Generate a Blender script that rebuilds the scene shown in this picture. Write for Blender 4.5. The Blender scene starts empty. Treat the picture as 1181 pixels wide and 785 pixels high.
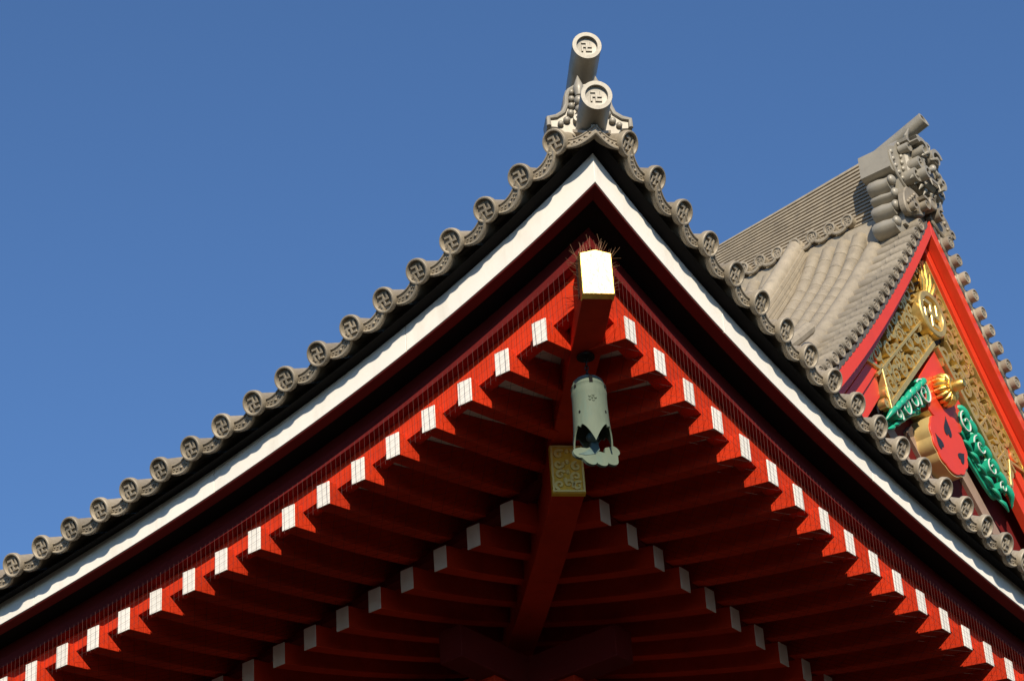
import bpy, bmesh, math, random
from mathutils import Vector, Matrix
random.seed(7)
R = math.radians
PI = math.pi
S2 = math.sqrt(2.0)
scene = bpy.context.scene
COL = scene.collection

# ------------------------------------------------------------------ camera
cam_data = bpy.data.cameras.new("camera")
cam = bpy.data.objects.new("camera", cam_data)
COL.objects.link(cam)
cam_data.sensor_fit = 'HORIZONTAL'
cam_data.sensor_width = 36.0
cam_data.lens = 91.49
cam_data.clip_start = 0.1
cam_data.clip_end = 6000
_r = Vector((0.6210, -0.7817, -0.0567)).normalized()
_f = Vector((0.6841, 0.5054, 0.5259)).normalized()
_u = _r.cross(_f).normalized()
_r = _f.cross(_u).normalized()
cam.matrix_world = Matrix(((_r.x, _u.x, -_f.x, -15.986), (_r.y, _u.y, -_f.y, -10.683), (_r.z, _u.z, -_f.z, 1.6), (0, 0, 0, 1)))
scene.camera = cam

# ------------------------------------------------------------------ light
SUN = Vector((-1.0, -0.97, 0.76)).normalized()          # towards the sun
SUN_ELEV = math.asin(SUN.z)
world = bpy.data.worlds.new("World")
scene.world = world
world.use_nodes = True
wn = world.node_tree
wn.nodes.clear()
wo = wn.nodes.new('ShaderNodeOutputWorld')
wb = wn.nodes.new('ShaderNodeBackground')
sky = wn.nodes.new('ShaderNodeTexSky')
sky.sky_type = 'NISHITA'
sky.sun_disc = False
sky.sun_elevation = SUN_ELEV
sky.sun_rotation = R(225)
sky.altitude = 0
sky.air_density = 1.02
sky.dust_density = 0.25
sky.ozone_density = 8.0
wb.inputs['Strength'].default_value = 0.118
wn.links.new(sky.outputs[0], wb.inputs['Color'])
wn.links.new(wb.outputs[0], wo.inputs['Surface'])
sun_data = bpy.data.lights.new("sun", 'SUN')
sun_data.energy = 5.0
sun_data.angle = R(0.5)
sun_data.color = (1.0, 0.89, 0.72)
sun = bpy.data.objects.new("sun", sun_data)
sun.rotation_euler = SUN.to_track_quat('Z', 'Y').to_euler()
COL.objects.link(sun)
scene.view_settings.view_transform = 'Standard'
scene.view_settings.look = 'None'
scene.view_settings.exposure = 0.27
scene.view_settings.gamma = 1.0
scene.view_settings.use_curve_mapping = False

# ------------------------------------------------------------------ materials
def mat(name, color, rough=0.5, metal=0.0, vary=0.0, vscale=3.0, bump=0.0, bscale=40.0, dirt=None, dirt_amt=0.0,
        dscale=2.0, spec=0.5, stretch=None, coat=0.0, piece=0.0):
    m = bpy.data.materials.new(name)
    m.use_nodes = True
    nt = m.node_tree
    b = nt.nodes['Principled BSDF']
    b.inputs['Base Color'].default_value = (*color, 1)
    b.inputs['Roughness'].default_value = rough
    b.inputs['Metallic'].default_value = metal
    b.inputs['Specular IOR Level'].default_value = spec
    tc = nt.nodes.new('ShaderNodeTexCoord')
    mp = nt.nodes.new('ShaderNodeMapping')
    nt.links.new(tc.outputs['Object'], mp.inputs['Vector'])
    if stretch: mp.inputs['Scale'].default_value = stretch
    last = None
    if vary > 0:
        n = nt.nodes.new('ShaderNodeTexNoise')
        n.inputs['Scale'].default_value = vscale
        n.inputs['Detail'].default_value = 6
        n.inputs['Roughness'].default_value = 0.62
        nt.links.new(mp.outputs[0], n.inputs['Vector'])
        cr = nt.nodes.new('ShaderNodeValToRGB')
        cr.color_ramp.elements[0].position = 0.28
        cr.color_ramp.elements[1].position = 0.72
        cr.color_ramp.elements[0].color = (*[c * (1 - vary) for c in color], 1)
        cr.color_ramp.elements[1].color = (*[min(1, c * (1 + vary)) for c in color], 1)
        nt.links.new(n.outputs['Fac'], cr.inputs['Fac'])
        last = cr.outputs['Color']
        rr = nt.nodes.new('ShaderNodeMapRange')
        rr.inputs['To Min'].default_value = max(0.05, rough - 0.09)
        rr.inputs['To Max'].default_value = min(1, rough + 0.09)
        nt.links.new(n.outputs['Fac'], rr.inputs['Value'])
        nt.links.new(rr.outputs[0], b.inputs['Roughness'])
    if dirt and last:
        n2 = nt.nodes.new('ShaderNodeTexNoise')
        n2.inputs['Scale'].default_value = dscale
        n2.inputs['Detail'].default_value = 8
        n2.inputs['Roughness'].default_value = 0.7
        nt.links.new((mp if stretch else tc).outputs[0 if stretch else 'Object'], n2.inputs['Vector'])
        c2 = nt.nodes.new('ShaderNodeValToRGB')
        c2.color_ramp.elements[0].position = 0.52
        c2.color_ramp.elements[1].position = 0.78
        c2.color_ramp.elements[0].color = (0, 0, 0, 1)
        c2.color_ramp.elements[1].color = (dirt_amt, dirt_amt, dirt_amt, 1)
        nt.links.new(n2.outputs['Fac'], c2.inputs['Fac'])
        mx = nt.nodes.new('ShaderNodeMix')
        mx.data_type = 'RGBA'
        nt.links.new(c2.outputs['Color'], mx.inputs['Factor'])
        nt.links.new(last, mx.inputs[6])
        mx.inputs[7].default_value = (*dirt, 1)
        last = mx.outputs[2]
    if piece and last:                             # every piece has aged a little differently
        oi = nt.nodes.new('ShaderNodeObjectInfo')
        mr = nt.nodes.new('ShaderNodeMapRange')
        mr.inputs['To Min'].default_value = 1 - piece
        mr.inputs['To Max'].default_value = 1 + piece
        nt.links.new(oi.outputs['Random'], mr.inputs['Value'])
        vm = nt.nodes.new('ShaderNodeVectorMath'); vm.operation = 'SCALE'
        nt.links.new(last, vm.inputs[0]); nt.links.new(mr.outputs[0], vm.inputs['Scale'])
        last = vm.outputs[0]
    if last: nt.links.new(last, b.inputs['Base Color'])
    if coat: b.inputs['Coat Weight'].default_value = coat
    if bump > 0:
        n3 = nt.nodes.new('ShaderNodeTexNoise')
        n3.inputs['Scale'].default_value = bscale
        n3.inputs['Detail'].default_value = 5
        nt.links.new(mp.outputs[0], n3.inputs['Vector'])
        bp = nt.nodes.new('ShaderNodeBump')
        bp.inputs['Strength'].default_value = bump
        bp.inputs['Distance'].default_value = 0.02
        nt.links.new(n3.outputs['Fac'], bp.inputs['Height'])
        nt.links.new(bp.outputs['Normal'], b.inputs['Normal'])
    return m

M = {
    'red': mat('vermilion_paint', (0.53, 0.034, 0.009), 0.6, spec=0.12, vary=0.16, vscale=2.3, bump=0.07, bscale=30, dirt=(0.27, 0.022, 0.012), dirt_amt=0.6, dscale=4.5, piece=0.12),
    'red_bright': mat('bright_vermilion_paint', (0.66, 0.045, 0.014), 0.38, vary=0.10, vscale=2.0, bump=0.04, bscale=25, dirt=(0.33, 0.025, 0.012), dirt_amt=0.3, dscale=2.0),
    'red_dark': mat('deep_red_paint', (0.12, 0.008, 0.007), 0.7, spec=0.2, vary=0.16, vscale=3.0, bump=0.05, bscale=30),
    'white': mat('white_paint', (0.80, 0.76, 0.68), 0.55, vary=0.035, vscale=2.5, dirt=(0.56, 0.49, 0.39), dirt_amt=0.5, dscale=3.2, piece=0.04, stretch=(1, 1, 0.22)),
    'white_soffit': mat('aged_white_board', (0.80, 0.73, 0.62), 0.7, vary=0.10, vscale=3.0),
    'black': mat('near_black', (0.009, 0.008, 0.008), 0.9, vary=0.2, vscale=4, spec=0.12),  # near-black for gaps; under the tiles it stands in for shade
    'tile': mat('grey_roof_tile', (0.31, 0.262, 0.192), 0.55, metal=0.1, vary=0.14, vscale=5.0, bump=0.12, bscale=45, dirt=(0.14, 0.12, 0.095), dirt_amt=0.75, dscale=6.0, piece=0.20),
    'tile_dark': mat('dark_weathered_tile', (0.115, 0.10, 0.085), 0.55, metal=0.1, vary=0.2, vscale=5.0, bump=0.12, bscale=45),
    'tile_smooth': mat('pale_ornament_tile', (0.30, 0.272, 0.218), 0.45, metal=0.1, vary=0.09, vscale=2.5, bump=0.06, bscale=30, dirt=(0.15, 0.13, 0.105), dirt_amt=0.6, dscale=4.0),
    'gold': mat('gilded_metal', (0.86, 0.53, 0.13), 0.40, metal=1.0, vary=0.16, vscale=9.0, bump=0.16, bscale=22),
    'gold_dull': mat('dull_gilt', (0.74, 0.54, 0.19), 0.38, metal=0.72, vary=0.15, vscale=6.0, bump=0.10, bscale=25),
    'gold_paint': mat('gold_paint', (0.66, 0.47, 0.19), 0.40, metal=0.35, vary=0.10, vscale=4.0, bump=0.08, bscale=14),
    'gold_leaf': mat('gold_leaf', (0.88, 0.56, 0.06), 0.45, metal=0.25, vary=0.12, vscale=8.0, bump=0.08, bscale=25),
    'pale_gold': mat('pale_gilt', (0.94, 0.74, 0.26), 0.4, metal=0.15, vary=0.1),
    'navy': mat('dark_backing', (0.012, 0.014, 0.024), 0.7, vary=0.2),
    'patina': mat('pale_green_patina', (0.112, 0.138, 0.096), 0.7, spec=0.25, metal=0.0, vary=0.22, vscale=5.0, bump=0.12, bscale=40, dirt=(0.09, 0.15, 0.12), dirt_amt=0.8, dscale=9.0, stretch=(1, 1, 0.3)),
    'patina_dark': mat('dark_green_patina', (0.075, 0.115, 0.10), 0.6, vary=0.25, vscale=9.0, bump=0.1),
    'iron': mat('black_iron', (0.02, 0.02, 0.02), 0.5, metal=0.6, vary=0.2),
    'green': mat('emerald_paint', (0.012, 0.33, 0.19), 0.4, vary=0.2, vscale=4, bump=0.05),
    'pale': mat('pale_pink_white_paint', (0.72, 0.68, 0.64), 0.5, vary=0.05),
    'brown': mat('brown_board', (0.30, 0.20, 0.145), 0.6, vary=0.12, vscale=4, bump=0.08),
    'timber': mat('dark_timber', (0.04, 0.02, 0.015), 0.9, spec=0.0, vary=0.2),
    'wire': mat('wire', (0.075, 0.03, 0.026), 0.8, spec=0.15),
    'net': mat('net', (0.03, 0.02, 0.018), 0.9, spec=0.1),
    'spike': mat('spike_wire', (0.22, 0.11, 0.05), 0.6, metal=0.3),
    'ground': mat('paving', (0.035, 0.031, 0.026), 0.95, spec=0.0, vary=0.15, vscale=0.6, bump=0.2, bscale=8),
}

# ------------------------------------------------------------------ mesh helpers
class MB:
    def __init__(self):
        self.bm = bmesh.new()
    def quadgrid(self, rows, close_u=False, close_v=False):
        """rows: list of lists of points"""
        vs = [[self.bm.verts.new(p) for p in r] for r in rows]
        nu, nv = len(vs), len(vs[0])
        for i in range(nu if close_u else nu - 1):
            for j in range(nv if close_v else nv - 1):
                a, b, c, d = vs[i][j], vs[(i + 1) % nu][j], vs[(i + 1) % nu][(j + 1) % nv], vs[i][(j + 1) % nv]
                if len({a, b, c, d}) == 4:
                    try: self.bm.faces.new((a, b, c, d))
                    except ValueError: pass
        return vs
    def sweep(self, sections, cap=True):
        """closed section loops joined in order"""
        vs = self.quadgrid(sections, close_v=True)
        if cap:
            for l in (vs[0][::-1], vs[-1]):
                try: self.bm.faces.new(l)
                except ValueError: pass
    def hexa(self, p):
        """8 points: bottom loop 0-3, top loop 4-7"""
        v = [self.bm.verts.new(q) for q in p]
        for f in ((0, 3, 2, 1), (4, 5, 6, 7), (0, 1, 5, 4), (1, 2, 6, 5), (2, 3, 7, 6), (3, 0, 4, 7)):
            self.bm.faces.new([v[i] for i in f])
    def box(self, c, s, ax=None):
        c = Vector(c); ax = ax or (Vector((1, 0, 0)), Vector((0, 1, 0)), Vector((0, 0, 1)))
        h = [ax[i] * (s[i] / 2) for i in range(3)]
        self.hexa([c - h[0] - h[1] - h[2], c + h[0] - h[1] - h[2], c + h[0] + h[1] - h[2], c - h[0] + h[1] - h[2],
                   c - h[0] - h[1] + h[2], c + h[0] - h[1] + h[2], c + h[0] + h[1] + h[2], c - h[0] + h[1] + h[2]])
    def prism(self, pts, o, ex, ey, en, d0, d1, bevel=0.0):
        """2D outline in (ex, ey) at o extruded from d0 to d1 along en; optional front bevel at d1"""
        o = Vector(o)
        def P(q, d): return o + ex * q[0] + ey * q[1] + en * d
        secs = [[P(q, d0) for q in pts]]
        if bevel > 0:
            n = len(pts)
            ar = sum(pts[i][0] * pts[(i + 1) % n][1] - pts[(i + 1) % n][0] * pts[i][1] for i in range(n))
            sg = 1 if ar > 0 else -1
            ins = []
            for i in range(n):
                a, b, c = Vector(pts[i - 1]), Vector(pts[i]), Vector(pts[(i + 1) % n])
                t1 = (b - a).normalized() if (b - a).length > 1e-9 else Vector((1, 0))
                t2 = (c - b).normalized() if (c - b).length > 1e-9 else t1
                n1 = Vector((-t1.y, t1.x)) * sg; n2 = Vector((-t2.y, t2.x)) * sg
                nn = (n1 + n2)
                nn = nn.normalized() if nn.length > 1e-6 else n1
                ins.append(b + nn * bevel)
            secs.append([P(q, d1 - bevel * (1 if d1 > d0 else -1)) for q in pts])
            secs.append([P(q, d1) for q in ins])
        else:
            secs.append([P(q, d1) for q in pts])
        self.sweep(secs)
    def tube(self, path, r, n=8, cap=True, flat=1.0, up=None):
        path = [Vector(p) for p in path]
        secs = []
        u = Vector(up) if up is not None else None
        for i, p in enumerate(path):
            t = (path[min(i + 1, len(path) - 1)] - path[max(i - 1, 0)]).normalized()
            if u is None or abs(t.dot(u)) > 0.98:
                ref = Vector((0, 0, 1)) if abs(t.z) < 0.9 else Vector((1, 0, 0))
            else: ref = u
            a = t.cross(ref).normalized(); b = a.cross(t).normalized()
            if up is None: u = b
            rr = r[i] if isinstance(r, (list, tuple)) else r
            secs.append([p + a * (math.cos(2 * PI * k / n) * rr * flat) + b * (math.sin(2 * PI * k / n) * rr) for k in range(n)])
        self.sweep(secs, cap)
    def lathe(self, prof, o, ax, n=24, ref=None):
        """prof: (radius, height) along axis ax from o"""
        o = Vector(o); ax = Vector(ax).normalized()
        ref = Vector(ref) if ref is not None else (Vector((0, 0, 1)) if abs(ax.z) < 0.9 else Vector((1, 0, 0)))
        a = ax.cross(ref).normalized(); b = a.cross(ax).normalized()
        secs = []
        for r, h in prof:
            r = max(r, 1e-4)
            secs.append([o + ax * h + a * (math.cos(2 * PI * k / n) * r) + b * (math.sin(2 * PI * k / n) * r) for k in range(n)])
        self.sweep(secs)
    def blob(self, c, rx, ex=None, n=14, m=9):
        c = Vector(c)
        ex = ex or (Vector((1, 0, 0)), Vector((0, 1, 0)), Vector((0, 0, 1)))
        rows = []
        for i in range(m + 1):
            t = PI * (0.02 + 0.96 * i / m)
            rows.append([c + ex[0] * (rx[0] * math.sin(t) * math.cos(2 * PI * k / n)) + ex[1] * (rx[1] * math.sin(t) * math.sin(2 * PI * k / n))
                         + ex[2] * (rx[2] * math.cos(t)) for k in range(n)])
        self.sweep(rows)
    def mesh(self, name, material, angle=35, smooth=True):
        bmesh.ops.recalc_face_normals(self.bm, faces=self.bm.faces)
        me = bpy.data.meshes.new(name)
        self.bm.to_mesh(me); self.bm.free()
        mats = material if isinstance(material, (list, tuple)) else [material]
        for m in mats: me.materials.append(m)
        if smooth:
            for p in me.polygons: p.use_smooth = True
            me.set_sharp_from_angle(angle=R(angle))
        return me
    def build(self, name, material, parent=None, label=None, world=True, bevel=0.0, **k):
        return put(name, self.mesh(name, material, **k), parent, label=label, bevel=bevel)

def put(name, me, parent=None, loc=None, rot=None, label=None, bevel=0.0):
    """link a mesh object; its own frame stays the world frame unless loc/rot are given"""
    o = bpy.data.objects.new(name, me)
    COL.objects.link(o)
    off = Vector((0, 0, 0))
    if parent is not None:
        o.parent = parent
        if parent.type == 'EMPTY': off = -Vector(parent.location)
    o.location = (Vector(loc) if loc is not None else Vector((0, 0, 0))) + off
    if rot is not None: o.rotation_euler = rot.to_euler()
    if label: o['label'] = label
    if bevel > 0:
        b = o.modifiers.new('edge_bevel', 'BEVEL')
        b.width = bevel; b.segments = 2; b.limit_method = 'ANGLE'; b.angle_limit = R(40)
    return o

def thing(name, label, cat, loc, group=None):
    o = bpy.data.objects.new(name, None)
    COL.objects.link(o)
    o.location = loc
    o.empty_display_size = 0.3
    o['label'] = label; o['category'] = cat
    if group: o['group'] = group
    return o

X, Y, Zv = Vector((1, 0, 0)), Vector((0, 1, 0)), Vector((0, 0, 1))
V = Vector

# heights of the eave lines over the distance u from the corner: they sweep up towards it
def zt(u): return 13.314 + 2.5415 * math.exp(-u / 5.1)       # round end tiles
ZO = {'L': (12.602, 2.1485, 5.3), 'R': (12.6173, 2.0917, 4.9)}
def zO(u, sd): return ZO[sd][0] + ZO[sd][1] * math.exp(-u / ZO[sd][2])        # outer rafter ends
def zI(u): return 12.792 + 2.052 * math.exp(-u / 4.2)        # inner rafter ends
def zft(u): return 13.378 + 2.384 * math.exp(-u / 4.7)       # top of the white fascia
def zfb(u): return 13.097 + 2.336 * math.exp(-u / 4.9)       # bottom of it
D_F, D_O, D_I = 0.234, 0.60, 2.38
SIDES = {'L': dict(P=lambda d, u, z: V((d, u, z)), out=V((-1, 0, 0)), right=V((0, -1, 0))),
         'R': dict(P=lambda d, u, z: V((u, d, z)), out=V((0, -1, 0)), right=V((1, 0, 0)))}
EAVE_LEN = 17.0

# ------------------------------------------------------------------ ground
g = MB()
g.quadgrid([[V((-900, -900, 0)), V((900, -900, 0))], [V((-900, 900, 0)), V((900, 900, 0))]])
go = g.build('ground', M['ground'])
go['kind'] = 'structure'
g = MB()                                             # unseen terrace added round the hall to bounce light up
g.quadgrid([[V((-9, -9, 0.004)), V((60, -9, 0.004))], [V((-9, 60, 0.004)), V((60, 60, 0.004))]])
ap = g.build('bounce_terrace', mat('bounce_terrace_stone', (0.075, 0.065, 0.052), 0.95, spec=0.0, vary=0.12, vscale=0.8))
ap['kind'] = 'structure'

# unseen wood added all round below the sight line to cut low sky light
m = MB()
rows = []
rnd = random.Random(21)
NA = 150
prof = ((46, 0.0), (43, 2.5), (42, 6.0), (44, 9.5), (49, 12.5), (56, 13.4), (66, 12.0), (72, 6.0), (73, 0.0))
for k in range(NA):
    a = 2 * PI * k / NA
    lump = 0.5 + 0.5 * math.sin(a * 17 + 1.3 * math.sin(a * 5)) * math.sin(a * 29 + 2.0)
    row = []
    for r, h in prof:
        rr = r + rnd.uniform(-1.6, 1.6) + 12 + 4 * math.sin(a * 3 + 1)
        ds = abs((a - 1.25 * PI + PI) % (2 * PI) - PI)
        tall = 0.75 + 0.25 * min(1, max(0, (ds - 0.36) / 0.22))
        hh = h * (0.95 + 0.25 * lump) * tall + (rnd.uniform(-0.7, 0.7) if 0 < h else 0)
        row.append(V((-2 + rr * math.cos(a), 4 + rr * math.sin(a), hh)))
    rows.append(row)
m.quadgrid(rows, close_u=True)
sky_blocker = m.build('sky_blocker_ring', mat('sky_blocker_foliage', (0.035, 0.055, 0.022), 0.9, spec=0.05, vary=0.4, vscale=0.5, bump=0.6, bscale=2.0), smooth=False)
sky_blocker['kind'] = 'stuff'; sky_blocker['label'] = 'unseen ring of trees added to block low sky light'; sky_blocker['category'] = 'trees'

# ================================================================== temple roof (lower eave corner)
temple = thing('temple_hall', 'red temple hall corner with upswept grey tiled eaves, white fascia and rows of white-tipped rafters',
               'temple', (6, 6, 0))

# ---- round end tiles and pendant tiles
TILE_SLOPE = R(25)
MANJI = []
w = 0.20
for (cx, cy, sx, sy) in ((0, 0, w, 2.0), (0, 0, 2.0, w), (-0.5, 1.0 - w / 2, 1.0, w), (0.5, -1.0 + w / 2, 1.0, w),
                         (1.0 - w / 2, 0.5, w, 1.0), (-1.0 + w / 2, -0.5, w, 1.0)):
    MANJI.append((cx, cy, sx, sy))

def manji_mesh(name, half, depth, base, material):
    """raised emblem, local frame: x right, y up, z out of the disc"""
    out = [(-1, 1), (-w, 1), (-w, w), (w * 0 + 0.0, w)]
    a = 0.17
    # one closed outline of the left-facing hooked cross
    pts = [(-1, 1), (a, 1), (a, a), (1 - 2 * a, a), (1 - 2 * a, 1), (1, 1), (1, -a), (a, -a), (a, -1 + 2 * a), (1, -1 + 2 * a), (1, -1),
           (-a, -1), (-a, -a), (-1 + 2 * a, -a), (-1 + 2 * a, -1), (-1, -1), (-1, a), (-a, a), (-a, 1 - 2 * a), (-1, 1 - 2 * a)]
    pts = [(p[0] * half, p[1] * half) for p in pts]
    m = MB()
    m.prism(pts, (0, 0, 0), X, Y, Zv, base - 0.004, base + depth, bevel=half * 0.04)
    return m.mesh(name, material, angle=30)

def disc_mesh(name, r, length, rim, rec, taper=1.0, n=28):
    """barrel tile with a sunken face, local z points out of the face"""
    m = MB()
    m.lathe([(r * 0.78 * taper, -length), (r * 0.78, -0.065), (r * 0.80, -0.060), (r * 0.985, -0.054), (r, -0.045), (r, -0.008), (r * 0.985, 0.0), (r * (1 - rim * 0.25), 0.006),
             (r * (1 - rim * 0.75), 0.006), (r * (1 - rim), -0.004), (r * (1 - rim * 1.12), -rec * 0.9), (r * (0.9 - rim * 1.12), -rec), (0, -rec)], (0, 0, 0), Zv, n=n, ref=(1, 0, 0))
    return m.mesh(name, M['tile'], angle=32)

def frame_rot(right, normal):
    r = V(right).normalized(); nn = V(normal).normalized()
    u = nn.cross(r).normalized()
    r = u.cross(nn).normalized()
    return Matrix(((r.x, u.x, nn.x), (r.y, u.y, nn.y), (r.z, u.z, nn.z)))

ME_DISC = disc_mesh('round_end_tile', 0.126, 0.62, 0.20, 0.028)
ME_MANJI = manji_mesh('emblem', 0.060, 0.018, -0.028, M['tile'])

def pendant_mesh(sag, width, relief=True, seed=0):
    """curved eave tile between two barrel tiles: crescent lip, raised rims, leaf relief, trough behind; local x right, y up, z out"""
    rnd = random.Random(seed)
    m = MB()
    n = 14
    def mid(t): return V((width * (t - 0.5), -sag * (1 - (2 * t - 1) ** 2) + 0.005, 0))
    top, bot = [], []
    for i in range(n + 1):
        t = i / n
        p = mid(t)
        h = 0.125 * (1 - 0.30 * abs(2 * t - 1) ** 2)
        bot.append(p + V((0, -h * 0.55, 0)))
        top.append(p + V((0, h * 0.45, 0)))
    def loop(zf): return [V((p.x, p.y, zf)) for p in bot] + [V((p.x, p.y, zf)) for p in top[::-1]]
    m.sweep([loop(-0.05), loop(-0.012)])
    # rims
    for line, rr in ((bot, 0.017), (top, 0.010)):
        m.tube([V((p.x, p.y + (rr * 0.8 if line is bot else -rr * 0.8), -0.012)) for p in line], rr, n=8)
    # leaf relief towards both ends
    if relief:
        for sgn in (-1, 1):
            for k in range(5):
                t = 0.5 + sgn * (0.10 + 0.055 * k)
                p = mid(t); q = mid(t + sgn * 0.05)
                m.blob((p + q) / 2 + V((0, -0.004 + 0.012 * (-1) ** k, -0.010)), (0.013, 0.007, 0.009), n=8, m=5)
        m.blob(mid(0.5) + V((0, -0.004, -0.01)), (0.018, 0.014, 0.012), n=10, m=6)
    # trough going up the roof
    r0 = [V((p.x, p.y - 0.004, -0.04)) for p in bot]
    sec = []
    for zz in (-0.04, -0.35, -0.75):
        a = [V((p.x, p.y + 0.005, zz)) for p in bot]
        b = [V((p.x, p.y + 0.035, zz)) for p in bot[::-1]]
        sec.append(a + b)
    m.sweep(sec)
    return m.mesh('pendant_tile', M['tile'], angle=35)

ME_PEND = [pendant_mesh(0.078, 0.37, seed=1)]
# along each eave: overhang, first tile, spacing, height curve
TILES = {'L': (-0.080, 0.442, 0.4213, 13.3586, 2.558), 'R': (-0.060, 0.420, 0.4088, 13.3086, 2.600)}
starts = {k: v[1:3] for k, v in TILES.items()}
for sd, S in SIDES.items():
    u0, du = starts[sd]
    nrm = (S['out'] * math.cos(TILE_SLOPE) + V((0, 0, -math.sin(TILE_SLOPE)))).normalized()
    npl = 23 if sd == 'L' else 22
    D_T, _, _, za, zb = TILES[sd]
    pts = [S['P'](D_T, u0 + du * k, za + zb * math.exp(-(u0 + du * k) / 5.12)) for k in range(npl)]
    for k, p in enumerate(pts):
        jit = random.uniform(-0.035, 0.035)
        rot = frame_rot(S['right'] + V((0, 0, jit)), nrm + V((random.uniform(-.03, .03), random.uniform(-.03, .03), random.uniform(-0.045, 0.045))))
        t = put('round_end_tile', ME_DISC, temple, loc=p, rot=rot)
        put('emblem', ME_MANJI, t)
    for k in range(npl - 1):
        a, b = pts[k], pts[k + 1]
        r = (b - a) * (1 if S['right'].dot(b - a) > 0 else -1)
        um = u0 + du * (k + 0.5)
        c = (a + b) / 2 + V((0, 0, -0.016 - 0.024 / (1 + (um / 3.4) ** 4))) - nrm * 0.046
        put('pendant_tile', ME_PEND[0], temple, loc=c, rot=frame_rot(r, nrm))
    # half pendant climbing to the corner
    c0 = pts[0]; c1 = V((0.07, 0.07, 15.75))
    m = MB()
    lipb, lipt = [], []
    nn = 12
    for i in range(nn + 1):
        t = i / nn
        q = c0.lerp(c1, 0.16 + 0.84 * t) + V((0, 0, -0.055 * math.sin(PI * (0.10 + 0.90 * t)) - 0.02 * (1 - t))) - nrm * (0.06 * (1 - t))
        lipb.append(q + V((0, 0, -0.055))); lipt.append(q + V((0, 0, 0.05)))
    inn = -nrm
    m.sweep([[p + inn * 0.0 for p in lipb] + [p for p in lipt[::-1]], [p + inn * 0.05 for p in lipb] + [p + inn * 0.05 for p in lipt[::-1]]])
    m.tube([p + V((0, 0, 0.012)) - inn * 0.004 for p in lipb], 0.018, n=8)
    m.tube([p + V((0, 0, -0.008)) - inn * 0.002 for p in lipt], 0.010, n=8)
    for i in range(2, nn - 1, 1):
        m.blob((lipb[i] + lipt[i]) / 2 - inn * 0.004 + V((0, 0, 0.012 * (-1) ** i)), (0.014, 0.014, 0.010), n=8, m=5)
    m.sweep([[p + inn * 0.04 for p in lipb] + [p + inn * 0.04 + V((0, 0, 0.03)) for p in lipb[::-1]],
             [p + inn * 0.28 + V((0, 0, 0.03)) for p in lipb] + [p + inn * 0.28 + V((0, 0, 0.06)) for p in lipb[::-1]]])
    m.build('corner_pendant_tile', M['tile'], temple)

# ---- boards along the eaves, each a swept section
def uu(n=44, u_start=0.0, u_end=EAVE_LEN):
    return [u_start + (u_end - u_start) * (i / n) ** 1.35 for i in range(n + 1)]

def eave_board(name, sd, material, section, label=None, bevel=0.0, angle=35, span=(0.0, EAVE_LEN)):
    """section(u) -> closed list of (d, z); mitred at the corner on the diagonal"""
    S = SIDES[sd]
    secs = []
    L = uu(44 if span[0] == 0 and span[1] == EAVE_LEN else 16, *span) if span[0] == 0 else [span[0] + (span[1] - span[0]) * i / 16 for i in range(17)]
    for i, u in enumerate(L):
        sec = section(u)
        if i == 0 and u == 0:
            secs.append([S['P'](d, d, section(max(d, 0))[j][1]) for j, (d, z) in enumerate(sec)])
        else:
            dm = max(d for d, z in sec)
            if u < dm + 0.02: continue
            secs.append([S['P'](d, u, z) for d, z in sec])
    m = MB(); m.sweep(secs)
    return m.build(name, material, temple, label=label, bevel=bevel, angle=angle)

for sd in 'LR':
    joints = [0.0, 2.55, 5.05, 7.6, 10.1, 12.6, EAVE_LEN] if sd == 'L' else [0.0, 2.2, 4.75, 7.2, 9.7, 12.3, EAVE_LEN]
    for j0, j1 in zip(joints[:-1], joints[1:]):
        eave_board('fascia_board', sd, M['white'], lambda u: [(D_F, zfb(u)), (D_F, zft(u)), (D_F + 0.10, zft(u)), (D_F + 0.10, zfb(u) + 0.006)],
                   label='white board under the tile edge', bevel=0.003, span=(j0, j1 - (0.007 if j1 < EAVE_LEN else 0)))
    eave_board('tile_bed', sd, M['black'], lambda u: [(D_F - 0.08, zft(u) + 0.004), (D_F - 0.14, zt(u) - 0.10), (D_F + 0.9, zt(u) + 0.30), (D_F + 0.9, zft(u) + 0.25), (D_F + 0.09, zft(u) + 0.004)],  # deep shade under the tiles put into the board's colour
               label='board between tiles and white fascia, its shade painted black')
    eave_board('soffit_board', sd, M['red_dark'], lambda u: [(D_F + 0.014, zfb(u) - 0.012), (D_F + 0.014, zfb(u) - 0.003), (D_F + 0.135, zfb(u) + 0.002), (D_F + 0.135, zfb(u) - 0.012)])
    eave_board('recess_board', sd, M['black'], lambda u: [(D_F + 0.11, zfb(u) + 0.02), (D_F + 0.105, zft(u) - 0.02), (D_F + 0.62, zft(u) + 0.10), (D_F + 0.62, zfb(u) + 0.10), (0.62, zfb(u) + 0.02)],  # one near-black colour over the whole recess
               label='near-black recess behind the fascia')
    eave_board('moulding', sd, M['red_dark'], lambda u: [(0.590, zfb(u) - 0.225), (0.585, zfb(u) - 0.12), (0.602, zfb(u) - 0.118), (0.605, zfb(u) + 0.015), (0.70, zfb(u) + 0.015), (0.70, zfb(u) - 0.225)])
    eave_board('eave_board', sd, M['red'], lambda u: [(0.715, min(zO(u, sd) + 0.066, zfb(u) - 0.25)), (0.705, zfb(u) - 0.19), (0.90, zfb(u) - 0.17), (0.90, min(zO(u, sd) + 0.085, zfb(u) - 0.24))])

# ---- rafters
RW, RH = 0.155, 0.24
def rise_fly(t): return 0.125 * t + 0.022 * t * t
def rise_base(t): return 0.22 * t + 0.02 * t * t

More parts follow.
